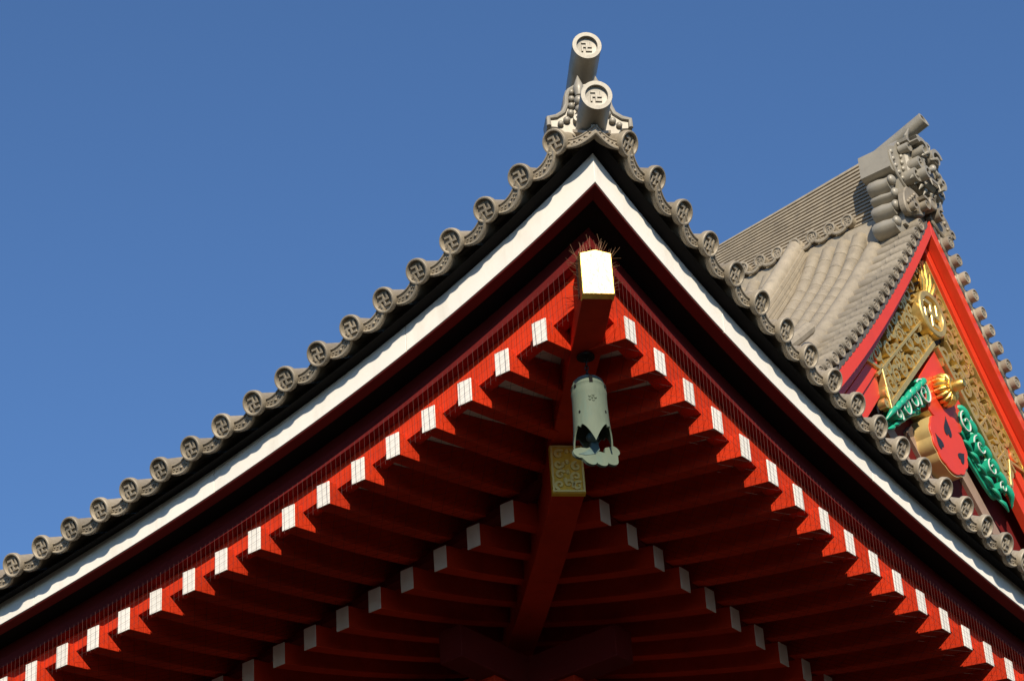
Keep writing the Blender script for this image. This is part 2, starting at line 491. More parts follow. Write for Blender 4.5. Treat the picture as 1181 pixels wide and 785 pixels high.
def rafter(sd, u, d0, zc, d_end, rise, label=None):
    S = SIDES[sd]
    n = 10
    secs = []
    for i in range(n + 1):
        t = (d_end - d0) * i / n
        z = zc + rise(t)
        # ends at the hip are cut on the diagonal
        lo, hi = u - RW / 2, u + RW / 2
        dl, dh = d0 + t, d0 + t
        h2 = RH / 2
        g = 0.085 * t
        secs.append([S['P'](dl, lo, z - h2), S['P'](dh, hi, z - h2), S['P'](dh, hi, z + h2 + g), S['P'](dl, lo, z + h2 + g)])
    m = MB(); m.sweep(secs)
    o = m.build('rafter', M['red'], temple, bevel=0.006)
    c = MB()
    e = 0.010
    a, b, h2 = u - RW / 2 - 0.003, u + RW / 2 + 0.003, RH / 2 + 0.003
    c.sweep([[S['P'](d, a, zc - h2), S['P'](d, b, zc - h2), S['P'](d, b, zc + h2), S['P'](d, a, zc + h2)] for d in (d0 + 0.002, d0 - e)])
    c.build('rafter_cap', M['white'], o, bevel=0.003)
    return o

OUT = {'L': (1.251, 0.4496, 21), 'R': (1.131, 0.4509, 21)}
INN = {'L': (3.08, 0.4425, 14), 'R': (3.06, 0.4485, 14)}
for sd in 'LR':
    u0, du, n = OUT[sd]
    for k in range(n):
        u = u0 + du * k + random.uniform(-0.006, 0.006)
        rafter(sd, u, D_O, zO(u, sd) + random.uniform(-0.004, 0.004), min(3.2, u - 0.10), rise_fly)
    u0, du, n = INN[sd]
    for k in range(n):
        u = u0 + du * k + random.uniform(-0.005, 0.005)
        rafter(sd, u, D_I, zI(u), min(5.6, u - 0.10), rise_base)

# ---- soffit panels over the rafters, the tie beam over the inner row
def soffit(name, sd, d0, d1, zf, rise, off, material, label=None):
    S = SIDES[sd]
    rows = []
    for u in uu(40, d0):
        row = []
        for i in range(9):
            d = d0 + (d1 - d0) * i / 8
            d = min(d, u)
            row.append(S['P'](d, u, zf(u) + rise(max(0, d - d0)) + 0.085 * max(0, d - d0) + off))
        rows.append(row)
    m = MB()
    top = [[p + V((0, 0, 0.03)) for p in r] for r in rows]
    m.sweep([r + t[::-1] for r, t in zip(rows, top)])
    return m.build(name, material, temple, label=label)

for sd in 'LR':
    soffit('soffit_panel', sd, 0.90, 3.25, lambda u: zO(u, sd) + rise_fly(0.30) + 0.012, rise_fly, RH / 2 + 0.004, M['white_soffit'], 'pale board above the outer rafters')
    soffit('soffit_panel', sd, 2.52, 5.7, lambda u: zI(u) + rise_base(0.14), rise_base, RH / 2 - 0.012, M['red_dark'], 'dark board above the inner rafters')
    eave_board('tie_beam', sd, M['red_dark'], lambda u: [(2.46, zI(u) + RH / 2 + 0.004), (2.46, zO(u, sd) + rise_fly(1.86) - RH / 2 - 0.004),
                                                     (2.62, zO(u, sd) + rise_fly(2.02) - RH / 2 - 0.004), (2.62, zI(u) + RH / 2 + 0.03)])

# ---- hip rafters on the diagonal.  local frame: DG along the diagonal inwards, LT lateral (to the right)
DG = V((1, 1, 0)) / S2
LT = V((1, -1, 0)) / S2
def HP(d, l, z): return V((d, d, z)) + LT * l
def hip_beam(secs):
    """secs: (d, half width, z bottom, z top)"""
    m = MB()
    m.sweep([[HP(d, -w, zb), HP(d, w, zb), HP(d, w, zt_), HP(d, -w, zt_)] for d, w, zb, zt_ in secs])
    return m
hf = hip_beam([(0.46, .142, 14.30, 14.74), (0.9, .142, 14.235, 14.70), (1.5, .142, 14.165, 14.64), (2.2, .142, 14.115, 14.6), (3.4, .142, 14.10, 14.6)])
hip_fly = hf.build('hip_rafter', M['red'], temple, label='upper corner beam with blazing gold end cap', bevel=0.008)
hb = hip_beam([(2.16, .158, 13.565, 14.08), (3.2, .158, 13.58, 14.09), (4.2, .158, 13.66, 14.095), (5.6, .158, 13.85, 14.1)])
hip_base = hb.build('hip_rafter', M['red'], temple, label='lower corner beam ending in a patterned gold plate', bevel=0.008)
# gold cap: peaked plate wrapped round the beam end
m = MB()
cap_pts = [(-.150, 14.293), (.150, 14.293), (.150, 14.742), (0, 14.785), (-.150, 14.742)]
m.prism(cap_pts, (0, 0, 0), LT, Zv, DG, 0.46 * S2 + 0.10, 0.45 * S2 - 0.004, bevel=0.012)
gold_cap = m.build('gold_cap', M['gold'], hip_fly)
m = MB()
m.prism([(-.165, 13.56), (.165, 13.56), (.165, 14.085), (-.165, 14.085)], (0, 0, 0), LT, Zv, DG, 2.16 * S2 + 0.05, 2.15 * S2 - 0.004, bevel=0.006)
gold_plate = m.build('gold_plate', M['gold_leaf'], hip_base)

def scroll(m, c, r, turns, a0, ex, ey, en, d0, d1, wid, sgn=1, n=None):
    """spiral ribbon lying in the (ex, ey) plane and standing from d0 to d1 along en"""
    n = n or int(10 * turns) + 4
    c = V(c)
    rows = []
    for i in range(n + 1):
        t = i / n
        rad = r * (1 - 0.80 * t)
        a = a0 + sgn * 2 * PI * turns * t
        ww = wid * (1.0 - 0.45 * t)
        di = ex * math.cos(a) + ey * math.sin(a)
        p0, p1 = c + di * (rad - ww / 2), c + di * (rad + ww / 2)
        rows.append([p0 + en * d0, p1 + en * d0, p1 + en * d1, p0 + en * d1])
    m.sweep(rows)

# raised floral scrolls on the lower gold plate
m = MB()
for (l, z, s) in ((-.08, 13.98, 1), (.08, 13.98, -1), (-.09, 13.87, -1), (.085, 13.845, 1), (-.075, 13.755, 1), (.075, 13.735, -1), (-.09, 13.64, -1), (0.0, 13.655, 1), (.09, 13.63, 1)):
    scroll(m, V((0, 0, z)) + LT * l, 0.050, 1.1, random.uniform(0, 6), LT, Zv, -DG, -2.15 * S2 + 0.002, -2.15 * S2 + 0.026, 0.030, s)
for (l, z) in ((0, 14.02), (0, 13.90), (0, 13.79), (-.03, 13.70)):
    m.blob(V((0, 0, z)) + LT * l + DG * (2.15 * S2 - 0.006), (0.022, 0.022, 0.03), n=8, m=5)
ff = 0.012
for (l0, l1, z0, z1) in ((-.158, .158, 13.567, 13.585), (-.158, .158, 14.06, 14.078), (-.158, -.140, 13.585, 14.06), (.140, .158, 13.585, 14.06)):
    m.prism([(l0, z0), (l1, z0), (l1, z1), (l0, z1)], (0, 0, 0), LT, Zv, DG, 2.15 * S2 - 0.002, 2.15 * S2 - 0.02)
m.build('floral_relief', M['pale_gold'], hip_base)

# bird spikes round the upper gold cap
m = MB()
rnd = random.Random(3)
def spike(p, dr, ln): m.tube([p, p + dr.normalized() * ln], [0.0020, 0.0011], n=4)
for i in range(28):
    l = -.15 + .30 * rnd.random()
    d = 0.46 + 0.10 * rnd.random()
    z = 14.785 - 0.043 * abs(l) / .15
    spike(HP(d, l, z - 0.01), V((0, 0, 1)) + LT * (l * 3 + rnd.uniform(-.55, .55)) - DG * rnd.uniform(-0.3, .6), rnd.uniform(.10, .19))
m.build('bird_spikes', M['spike'], hip_fly, label='fan of thin anti-bird spikes round the gold cap', smooth=False)
for s in (-1, 1):
    m = MB()
    m.box(HP(0.545, s * .1455, 14.58), (0.20, 0.004, 0.40), (DG, LT, Zv))
    for i in range(15):
        z = 14.40 + 0.36 * rnd.random()
        d = 0.47 + 0.16 * rnd.random()
        spike(HP(d, s * .142, z), LT * s + V((0, 0, rnd.uniform(-.2, 1.0))) - DG * rnd.uniform(-.3, .4), rnd.uniform(.07, .14))
    m.build('bird_spikes', M['spike'], hip_fly, label='thin anti-bird spikes beside the gold cap', smooth=False)

# ---- wall plate, brackets and body of the hall far inside
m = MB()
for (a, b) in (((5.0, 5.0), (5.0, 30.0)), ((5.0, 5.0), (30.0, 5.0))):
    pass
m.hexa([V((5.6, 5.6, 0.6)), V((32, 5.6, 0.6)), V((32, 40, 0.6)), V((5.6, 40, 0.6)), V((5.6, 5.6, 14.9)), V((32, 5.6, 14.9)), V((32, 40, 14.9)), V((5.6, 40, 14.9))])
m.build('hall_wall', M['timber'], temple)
m = MB()
m.hexa([V((4.4, 4.4, 0)), V((34, 4.4, 0)), V((34, 42, 0)), V((4.4, 42, 0)), V((4.4, 4.4, 0.6)), V((34, 4.4, 0.6)), V((34, 42, 0.6)), V((4.4, 42, 0.6))])
m.build('podium', M['timber'], temple)
for sd in 'LR':
    S = SIDES[sd]
    m = MB()
    m.sweep([[S['P'](4.55, u, 13.05), S['P'](4.85, u, 13.05), S['P'](4.85, u, 13.42), S['P'](4.55, u, 13.42)] for u in (3.4, EAVE_LEN)])
    m.build('purlin_beam', M['red_dark'], temple, bevel=0.01)
# bracket blocks beside and under the hip
def bracket(c, ax, ay, s):
    m = MB()
    c = V(c)
    def ring(h, k): return [c + ax * (s * k * a) + ay * (s * k * b) + V((0, 0, h)) for a, b in ((-1, -1), (1, -1), (1, 1), (-1, 1))]
    m.sweep([ring(0, 0.62), ring(0.10 * s / .3, 0.72), ring(0.17 * s / .3, 1.0), ring(0.38 * s / .3, 1.0)])
    return m.build('bracket_block', M['red'], temple, bevel=0.008)
for (x, y, z, s) in ((4.25, 4.85, 12.92, .24), (4.85, 4.25, 12.92, .24), (4.9, 4.9, 12.5, .30), (4.7, 6.0, 12.6, .28), (6.0, 4.7, 12.6, .28), (4.7, 7.6, 12.6, .28), (7.6, 4.7, 12.6, .28)):
    bracket((x, y, z - 0.1), X, Y, s)
m = MB()
m.sweep([[HP(d, -.14, z), HP(d, .14, z), HP(d, .14, z + .34), HP(d, -.14, z + .34)] for d, z in ((4.9, 13.05), (5.7, 13.05))])
m.build('bracket_arm', M['red'], temple, bevel=0.01)
for sd in 'LR':
    S = SIDES[sd]
    for u in (6.2, 7.8, 9.4):
        m = MB()
        m.sweep([[S['P'](d, u - .11, 12.95), S['P'](d, u + .11, 12.95), S['P'](d, u + .11, 13.25), S['P'](d, u - .11, 13.25)] for d in (4.5, 5.7)])
        m.build('bracket_arm', M['red'], temple, bevel=0.01)

# ---- main roof slopes with rows of barrel tiles
def F(x): return 0.42 * x + 0.00088 * x ** 3
def roof_z(sd, d, u): return zt(u) - 0.06 + F(d + 0.1)
for sd in 'LR':
    S = SIDES[sd]
    u0, du = starts[sd]
    dmax = 13.4 if sd == 'L' else 5.9
    umax = 26.0
    m = MB()
    rows = []
    us = [0.02 + (umax - 0.02) * (i / 60) ** 1.2 for i in range(61)]
    def lim(u):
        if sd == 'L': return min(u, dmax) if u < 5.2 else (dmax - 0.0)
        return min(u, dmax)
    for u in us:
        row = []
        for i in range(19):
            d = max(0.10, lim(u) * i / 18)
            row.append(S['P'](d, max(u, d), roof_z(sd, d, u)))
        rows.append(row)
    m.quadgrid(rows)
    # barrel tile rows
    k = 0
    while u0 + du * k < umax - 1:
        u = u0 + du * k
        L = lim(u)
        if L > 0.5:
            nseg = max(2, int(L / 0.45))
            path, rad = [], []
            for i in range(nseg + 1):
                d = 0.3 + (L - 0.3) * i / nseg
                path.append(S['P'](d, u, roof_z(sd, d, u) + 0.06)); rad.append(0.108)
            m.tube(path, rad, n=10)
        k += 1
    m.build('tiled_slope', M['tile'], temple)

# ---- hip ridge and its end ornament
m = MB()
def hz(d): return zt(d) + F(d)
for k in range(5):
    wv = 0.20 - 0.012 * (k % 2) - 0.015 * k
    m.sweep([[HP(d, -wv, z0), HP(d, wv, z0), HP(d, wv, z1), HP(d, -wv, z1)] for d, z0, z1 in
             [(0.34 + (5.4 - 0.34) * i / 10, hz(0.34 + (5.4 - .34) * i / 10) - 0.12 + 0.085 * k, hz(0.34 + (5.4 - .34) * i / 10) - 0.12 + 0.085 * (k + 1) - 0.004) for i in range(11)]])
m.tube([HP(0.34 + 5.06 * i / 10, 0, hz(0.34 + 5.06 * i / 10) + 0.33) for i in range(11)], 0.13, n=14)
m.build('hip_ridge', M['tile'], temple)

O_D = 0.25                                         # ornament plane on the diagonal
half = [(0.0, 15.62), (0.19, 15.72), (0.30, 15.94), (0.40, 15.95), (0.405, 16.07), (0.33, 16.085), (0.265, 16.13), (0.235, 16.20), (0.225, 16.31), (0.20, 16.385), (0.12, 16.44), (0.0, 16.47)]
outline = half + [(-a, b) for a, b in half[-2:0:-1]]
m = MB()
m.prism(outline, (0, 0, 0), LT, Zv, DG, O_D * S2 + 0.20, O_D * S2, bevel=0.012)
orn = m.build('ridge_end_ornament', M['tile_smooth'], temple, label='winged crest tile with bead strings at the eave tip')
# inner sunk shield, raised border
for s in (-1, 1):
    m = MB()
    bpts = [(s * 0.385, 15.955), (s * 0.385, 16.045), (s * 0.31, 16.062), (s * 0.24, 16.115), (s * 0.208, 16.20), (s * 0.198, 16.31), (s * 0.17, 16.37), (s * 0.10, 16.42)]
    m.tube([V((0, 0, z)) + LT * l + DG * (O_D * S2 - 0.01) for l, z in bpts], 0.024, n=8, up=DG)
    m.build('border', M['tile_smooth'], orn)
for s in (-1, 1):
    m = MB()
    for (l, z, r) in ((0.15, 16.345, .028), (0.155, 16.265, .031), (0.16, 16.185, .033), (0.175, 16.10, .035), (0.215, 16.02, .035), (0.275, 15.975, .030)):
        m.blob(V((0, 0, z)) + LT * (s * l) + DG * (O_D * S2 - 0.02), (r, r, r), n=12, m=8)
    m.build('bead_string', M['tile_smooth'], orn)
for s in (-1, 1):
    m = MB()
    m.lathe([(0.035, 0), (0.05, 0.06), (0.052, 0.10), (0.028, 0.17), (0.004, 0.235)], V((0, 0, 16.28)) + LT * (s * .085) + DG * (O_D * S2 - 0.05), V((0, 0, 1)), n=12)
    m.blob(V((0, 0, 16.22)) + LT * (s * .095) + DG * (O_D * S2 - 0.06), (.045, .045, .05), n=12)
    m.blob(V((0, 0, 16.12)) + LT * (s * .095) + DG * (O_D * S2 - 0.06), (.042, .042, .04), n=12)
    scroll(m, V((0, 0, 16.03)) + LT * (s * .115), .06, 1.2, PI / 2, LT, Zv, -DG, -O_D * S2, -O_D * S2 + .06, .034, s)
    m.build('flower_bud', M['tile_smooth'], orn)

def curl(m, path, rad, n=12):
    """rounded strand through the given points, tapering to blunt ends"""
    P_ = [V(p) for p in path]
    P_ = [P_[0] * 2 - P_[1]] + P_ + [P_[-1] * 2 - P_[-2]]
    rr = [rad[0]] + list(rad) + [rad[-1]]
    out, ro = [], []
    for i in range(1, len(P_) - 2):
        for k in range(5):
            t = k / 5
            a, b, c, d = P_[i - 1:i + 3]
            out.append(0.5 * ((2 * b) + (c - a) * t + (2 * a - 5 * b + 4 * c - d) * t * t + (3 * b - a - 3 * c + d) * t ** 3))
            ro.append(rr[i] + (rr[i + 1] - rr[i]) * t)
    out.append(P_[-2]); ro.append(rr[-2])
    d0 = (out[0] - out[1]).normalized(); d1 = (out[-1] - out[-2]).normalized()
    out = [out[0] + d0 * ro[0] * .75, out[0] + d0 * ro[0] * .5] + out + [out[-1] + d1 * ro[-1] * .5, out[-1] + d1 * ro[-1] * .75]
    ro = [ro[0] * .25, ro[0] * .75] + ro + [ro[-1] * .75, ro[-1] * .25]
    m.tube(out, ro, n=n)

def ridge_cyl(disc_c, ax_in, r, length, parent, label, body=None):
    """big capped cylinder with a sunken round panel; ax_in points away from the face"""
    n = -V(ax_in).normalized()
    right = V((0, 0, 1)).cross(n)
    me = MB()
    me.lathe([(r * 0.93, -length), (r * 0.965, -0.30), (r * 0.975, -0.295), (r * .975, -.24), (r * 0.985, -0.02), (r, -0.01), (r, 0.0), (r * 0.985, 0.006), (r * 0.72, 0.006), (r * 0.70, -0.002), (r * 0.69, -0.028), (r * .6, -0.03), (0, -0.03)],
             (0, 0, 0), Zv, n=36, ref=(1, 0, 0))
    if body is not None:                           # the barrel leaves its face at a slant
        q = frame_rot(right, n).transposed() @ V(body).normalized()
        for v in me.bm.verts:
            if v.co.z < -0.05:
                t = -v.co.z - 0.05
                v.co.x += q.x / -q.z * t; v.co.y += q.y / -q.z * t
    o = put('ridge_cylinder', me.mesh('ridge_cylinder', M['tile_smooth'], angle=32), parent, loc=disc_c, rot=frame_rot(right, n), label=label)
    put('emblem', manji_mesh('emblem', r * 0.36, 0.014, -0.030, M['tile_smooth']), o)
    return o
ridge_cyl(HP(0.10, 0, 16.75), DG + V((0, 0, 0.17)), 0.140, 0.9, temple, 'upper capped cylinder rising from the corner ridge', body=DG + V((0, 0, -0.22)))
ridge_cyl(HP(-0.07, 0, 15.985), DG + V((0, 0, 0.17)), 0.148, 0.55, temple, 'lower capped cylinder at the eave tip', body=DG + V((0, 0, -0.22)))

# ================================================================== wind bell
BD = 1.10
bell_axis = HP(BD, 0, 0)
bell = thing('wind_bell', 'pale green bronze wind bell hanging from the red corner beam', 'bell', (BD, BD, 13.10))
def BP(l, f, z): return V((BD, BD, z)) + LT * l - DG * f
# body: shell with cusped lower edge
m = MB()
nb = 96
zs = [13.945, 13.942, 13.93, 13.905, 13.865, 13.845, 13.838, 13.83, 13.80, 13.78, 13.74, 13.66, 13.56, 13.46, 13.38, 13.30, 13.24, 13.20]
rs = [0.012, 0.06, 0.105, 0.137, 0.156, 0.160, 0.166, 0.162, 0.161, 0.167, 0.163, 0.163, 0.165, 0.168, 0.171, 0.175, 0.179, 0.182]
def lip(a):
    """lower edge height over angle: four leaf-shaped openings"""
    q = (a / (PI / 2)) % 1.0
    q = abs(q - 0.5) * 2                       # 0 in the opening's middle, 1 at the foot
    return 13.20 + 0.20 * (1 - q ** 1.7) - 0.035 * math.exp(-(q / 0.10) ** 2)
outer, inner = [], []
for z, r in zip(zs, rs):
    ro, ri = [], []
    for k in range(nb):
        a = 2 * PI * k / nb + PI / 4
        zz = z
        if z < 13.66: zz = 13.66 + (z - 13.66) / (13.20 - 13.66) * (lip(a + PI / 4 + 0.0) - 13.66)
        dv = V((math.cos(a), math.sin(a), 0))
        ro.append(V((BD, BD, zz)) + dv * r)
        ri.append(V((BD, BD, zz - (0.012 if z > 13.8 else 0))) + dv * max(0.004, r - 0.014))
    outer.append(ro); inner.append(ri)
m.sweep(outer + inner[::-1], cap=True)
body = m.build('bell_body', M['patina'], bell)
m = MB()
m.lathe([(0.02, 13.955), (0.075, 13.952), (0.116, 13.932), (0.141, 13.908), (0.146, 13.892), (0.12, 13.89)], V((BD, BD, 0)), Zv, n=36)
m.build('bell_crown', M['patina_dark'], body)
m = MB()
m.prism([(-.016, 13.825), (.016, 13.825), (.016, 13.895), (-.016, 13.895)], BP(0, 0, 0) - V((0, 0, 0)), LT, Zv, -DG, 0.10, 0.169)
for a in (-1.0, 1.0):
    for zz in (13.822, 13.53):
        dv = (LT * math.sin(a * (1 if zz > 13.7 else .8)) - DG * math.cos(a * (1 if zz > 13.7 else .8)))
        m.blob(V((BD, BD, zz)) + dv * 0.163, (.013, .013, .02), n=8, m=6)
m.build('slot', M['black'], body)
m = MB()
for k in range(5):
    a = 2 * PI * k / 5
    m.blob(BP(.028 * math.cos(a), .163, 13.66 + .028 * math.sin(a)), (.014, .010, .014), (LT, DG, Zv), n=8, m=6)
m.blob(BP(0, .163, 13.66), (.012, .010, .012), (LT, DG, Zv), n=8, m=6)
m.build('emblem', M['patina'], body)
# chain: mount plate, links
m = MB()
m.lathe([(0.005, 14.178), (0.085, 14.180), (0.085, 14.198), (0.06, 14.215), (0.005, 14.217)], V((BD, BD, 0)), Zv, n=20)
for k in range(5):
    c = V((BD, BD, 14.155 - 0.042 * k))
    ax = LT if k % 2 == 0 else DG
    m.tube([c + ax * (.016 * math.cos(t)) + Zv * (.029 * math.sin(t)) for t in [2 * PI * i / 12 for i in range(13)]], 0.006, n=6)
m.build('chain', M['iron'], bell)
# clapper with its cloud-shaped wind plate
m = MB()
m.tube([BP(0, 0, 13.90), BP(0, 0, 13.28)], 0.012, n=8)
m.blob(BP(0, 0, 13.33), (.06, .06, .05), n=14)
m.build('clapper_rod', M['patina_dark'], bell)
pe = (LT * 0.93 + DG * 0.36).normalized()
pn = V((-pe.y, pe.x, 0))
tilt = Matrix.Rotation(R(-18), 3, pe)
pu = tilt @ Zv
pn2 = tilt @ pn
cloud = []
KS = 1.32
for (cx, cy, r, a0, a1) in ((-.150, -.02, .045, 120, 290), (-.07, -.055, .055, 210, 320), (.02, -.045, .055, 215, 330), (.105, -.01, .06, 235, 360), (.150, .085, .05, -60, 75)):
    for i in range(7):
        a = R(a0 + (a1 - a0) * i / 6)
        cloud.append((cx + r * math.cos(a), cy + r * math.sin(a)))
cloud += [(.085, .095), (.07, .04), (.02, .045), (-.03, .075), (-.07, .05), (-.12, .045)]
m = MB()
m.prism([(a * KS, b * KS) for a, b in cloud], BP(0.02, 0.02, 13.12), pe, pu, pn2, -0.016, 0.016, bevel=0.006)
m.build('wind_plate', M['patina'], bell, label='cloud-shaped wind plate under the bell')
m = MB()
m.sweep([[BP(0.02, 0.02, 13.12) + pe * (x + dx) + pu * y + pn2 * z for (x, y, z, dx) in ((cx_, cy_, -.02, -hw), (cx_, cy_, -.02, hw), (cx_, cy_, .02, hw), (cx_, cy_, .02, -hw))]
         for cx_, cy_, hw in ((0.02, 0.20, .030), (0.0, 0.08, .045), (-.07, 0.01, .055), (-.17, -.04, .035))])
m.build('wind_plate_stem', M['patina_dark'], bell, label='dark stem of the wind plate')

# ================================================================== bird netting
def netting(sd, label):
    S = SIDES[sd]
    t = thing('bird_net', label, 'netting', S['P'](0.64, 6.0, zO(6.0, sd)), 'bird nets under the eaves')
    m = MB()
    def wire(path, r=0.0021): m.tube(path, r, n=3, cap=False)
    u = 0.9
    k = 0
    while u < 9.8:
        jit = random.uniform(-.006, .006)
        top, mid_, bot = S['P'](0.565, u, zfb(u) - 0.215), S['P'](0.572, u + jit, zO(u, sd) + 0.06), S['P'](0.575, u, zO(u, sd) - 0.16)
        wire([top, mid_, bot], 0.0017 if k % 3 == 0 else 0.0012)
        u += 0.062; k += 1
    for f in (0.12, 0.04, -0.04, -0.12):
        wire([S['P'](0.573, 0.9 + (9.8 - 0.9) * i / 40, zO(0.9 + 8.9 * i / 40, sd) + f) for i in range(41)], 0.0011)
    m.build('net_curtain', M['wire'], t, smooth=False)
    m = MB()
    st = 0.17
    for fam in (1, -1):
        u = 0.2
        while u < 12.5:
            path = []
            for i in range(9):
                d = 0.58 + 1.75 * i / 8
                v = u + fam * (d - 0.58)
                if v < d + 0.15 or v > 10: continue
                sag = 0.05 * math.sin(PI * i / 8)
                path.append(S['P'](d, v, zO(v, sd) + rise_fly(d - 0.58) - RH / 2 - 0.045 - sag))
            if len(path) > 1: m.tube(path, 0.0014, n=3, cap=False)
            u += st
    m.build('net_sheet', M['net'], t, smooth=False)
netting('L', 'fine wire bird netting stretched under the left eave, below the black recess')
netting('R', 'fine wire bird netting stretched under the right eave, on the gable side')

# ================================================================== gable roof behind the eave
X0 = 16.95
gable = thing('gable_roof', 'steep grey tiled gable with red bargeboards, gold openwork and a demon-faced ridge end tile, behind the eave',
              'gable', (X0, 6.0, 15.0))
def zG(s): return 25.75 - 1.38 * s + 0.05 * s * s
def zB(s): return zG(s) - 0.26
FY = -Y
def GP(s, y, z): return V((X0 + s, y, z))

# ---- roof surfaces with rows of barrel tiles on both sides
for sg in (-1, 1):
    m = MB()
    ys = (5.05, 26.0)
    n = 26
    top, bot = [], []
    rows = []
    for i in range(n + 1):
        s = 0.10 + 6.1 * i / n
        rows.append([GP(sg * s, ys[0], zG(s) - 0.20), GP(sg * s, ys[0], zG(s) - 0.04), GP(sg * s, ys[1], zG(s) - 0.04), GP(sg * s, ys[1], zG(s) - 0.20)])
    m.sweep(rows)
    y = 6.00
    k = 0
    while y < 25.5:
        path, rad = [], []
        nn = 26
        for i in range(nn):
            s0, s1 = 0.46 + 5.64 * i / nn, 0.46 + 5.64 * (i + 1) / nn
            for (s, r) in ((s0 + 0.003, 0.128), (s0 + 0.012, 0.137), (s1 - 0.012, 0.141), (s1 - 0.002, 0.139)):
                path.append(GP(sg * s, y, zG(s) + 0.045 + 0.24 * max(0, 1 - (s - 0.46) / 0.75) ** 1.5)); rad.append(r)
        m.tube(path, rad, n=12, up=Y)
        y += 0.30
        k += 1
    m.build('tiled_slope', M['tile'], gable, angle=40)
    # thick edge row along the verge
    m = MB()
    path, rad = [], []
    for i in range(16):
        s0, s1 = 0.62 + 5.5 * i / 16, 0.62 + 5.5 * (i + 1) / 16
        for (s, r) in ((s0 + 0.004, 0.150), (s1 - 0.012, 0.153), (s1, 0.150)):
            path.append(GP(sg * s, 5.68, zG(s) + 0.06)); rad.append(r)
    m.tube(path, rad, n=16, up=Y)
    m.build('verge_ridge', M['tile'], gable, angle=40)

# ---- verge tiles: short barrels laid across, their round ends over the bargeboard
def verge_mesh(wide=False):
    m = MB()
    if wide: m.lathe([(0.150, -0.85), (0.158, -0.22), (0.165, -0.20), (0.165, -0.16), (0.13, -0.12), (0.10, -0.10)], (0, -.02, 0), Zv, n=18, ref=(1, 0, 0))
    m.lathe([(0.098, -0.78), (0.100, -0.30), (0.112, -0.29), (0.112, -0.02), (0.108, 0.0), (0.088, 0.004), (0.084, -0.014), (0, -0.016)], (0, 0, 0), Zv, n=18, ref=(1, 0, 0))
    # under-lip that hangs between the barrels
    m.prism([(-.20, -.03), (-.10, -.05), (.10, -.05), (.20, -.03), (.20, -.08), (.08, -.115), (-.08, -.115), (-.20, -.08)], (0, 0, 0), X, Y, Zv, -0.7, -0.12)
    return m.mesh('verge_tile', M['tile'], angle=35)
ME_VERGE = {-1: verge_mesh(), 1: verge_mesh(True)}
ME_VMANJI = manji_mesh('emblem', 0.050, 0.016, -0.016, M['tile'])
s_arc = 0.40
vs = []
while s_arc < 6.0:
    vs.append(s_arc)
    sl = -1.38 + 0.1 * s_arc
    s_arc += 0.322 / math.hypot(1, sl)
for sg in (-1, 1):
    for s in vs:
        sl = -1.38 + 0.1 * s
        rgt = V((1, 0, sl * sg)).normalized()
        nrm = (FY + V((0, 0, random.uniform(-.03, .03)))).normalized()
        rot = frame_rot(rgt, nrm)
        t = put('verge_tile', ME_VERGE[sg], gable, loc=GP(sg * s, 4.90 if sg < 0 else 4.80, zG(s)), rot=rot)
        put('emblem', ME_VMANJI, t)

# ---- bargeboards in two steps
def barge(name, y0, y1, off0, off1, material, label=None):
    for sg in (-1, 1):
        m = MB()
        rows = []
        for i in range(25):
            s = 6.4 * i / 24
            rows.append([GP(sg * s, y0, zB(s) - off0), GP(sg * s, y0, zB(s) - off1 * (1 + 0.03 * s)), GP(sg * s, y1, zB(s) - off1 * (1 + 0.03 * s)), GP(sg * s, y1, zB(s) - off0)])
        m.sweep(rows)
        m.build(name, material, gable, label=label, bevel=0.008)
barge('bargeboard', 4.93, 5.10, 0.0, 0.27, M['red_bright'])
barge('inner_bargeboard', 5.105, 5.42, 0.02, 0.50, M['red_bright'])
# narrow dark toothed strip between tiles and bargeboard
for sg in (-1, 1):
    m = MB()
    s = 0.12
    while s < 6.0:
        a, b = s, s + 0.085
        m.hexa([GP(sg * a, 4.92, zB(a) + .005), GP(sg * b, 4.92, zB(b) + .005), GP(sg * b, 5.3, zB(b) + .005), GP(sg * a, 5.3, zB(a) + .005),
                GP(sg * a, 4.92, zB(a) + .10), GP(sg * b, 4.92, zB(b) + .10), GP(sg * b, 5.3, zB(b) + .10), GP(sg * a, 5.3, zB(a) + .10)])
        s += 0.13
    m.build('dentil_strip', M['tile_dark'], gable, smooth=False)

# ---- gable wall, backing and battens
m = MB()
wall = [(0, zB(0) - .05)] + [(s, zB(s) - .05) for s in (1, 2, 3, 4, 5, 6.3)] + [(6.3, 15.2)]
pts = [(-a, b) for a, b in wall[:0:-1]] + wall
m.prism([(a, b) for a, b in pts], GP(0, 0, 0), X, Zv, FY, -6.0, -5.60)
m.build('gable_wall', M['red_dark'], gable, label='deep red board wall at the foot of the gable')
for sg in (-1, 1):
    for (o0, o1, y0) in ((0.66, 1.02, 5.22), (1.05, 1.50, 5.26)):
        m = MB()
        rows = []
        for i in range(13):
            s = 2.05 + 4.15 * i / 12
            rows.append([GP(sg * s, y0, zB(s) - o0), GP(sg * s, y0, zB(s) - o1), GP(sg * s, 5.42, zB(s) - o1), GP(sg * s, 5.42, zB(s) - o0)])
        m.sweep(rows)
        m.build('wall_board', M['red_bright'], gable, bevel=0.008)
for (sx, z, ln) in ((-1.42, 21.25, 1.5), (-0.72, 21.48, 1.7), (0.95, 21.35, 1.6), (-2.1, 21.0, 1.4)):
    m = MB()
    dr = V((0.72, 0, -0.70)).normalized(); pr = V((0.70, 0, 0.72)).normalized()
    m.box(GP(sx, 5.57, z) + dr * (ln / 2), (ln, 0.09, 0.26), (dr, Y, pr))
    m.build('batten', M['brown'], gable, bevel=0.006)

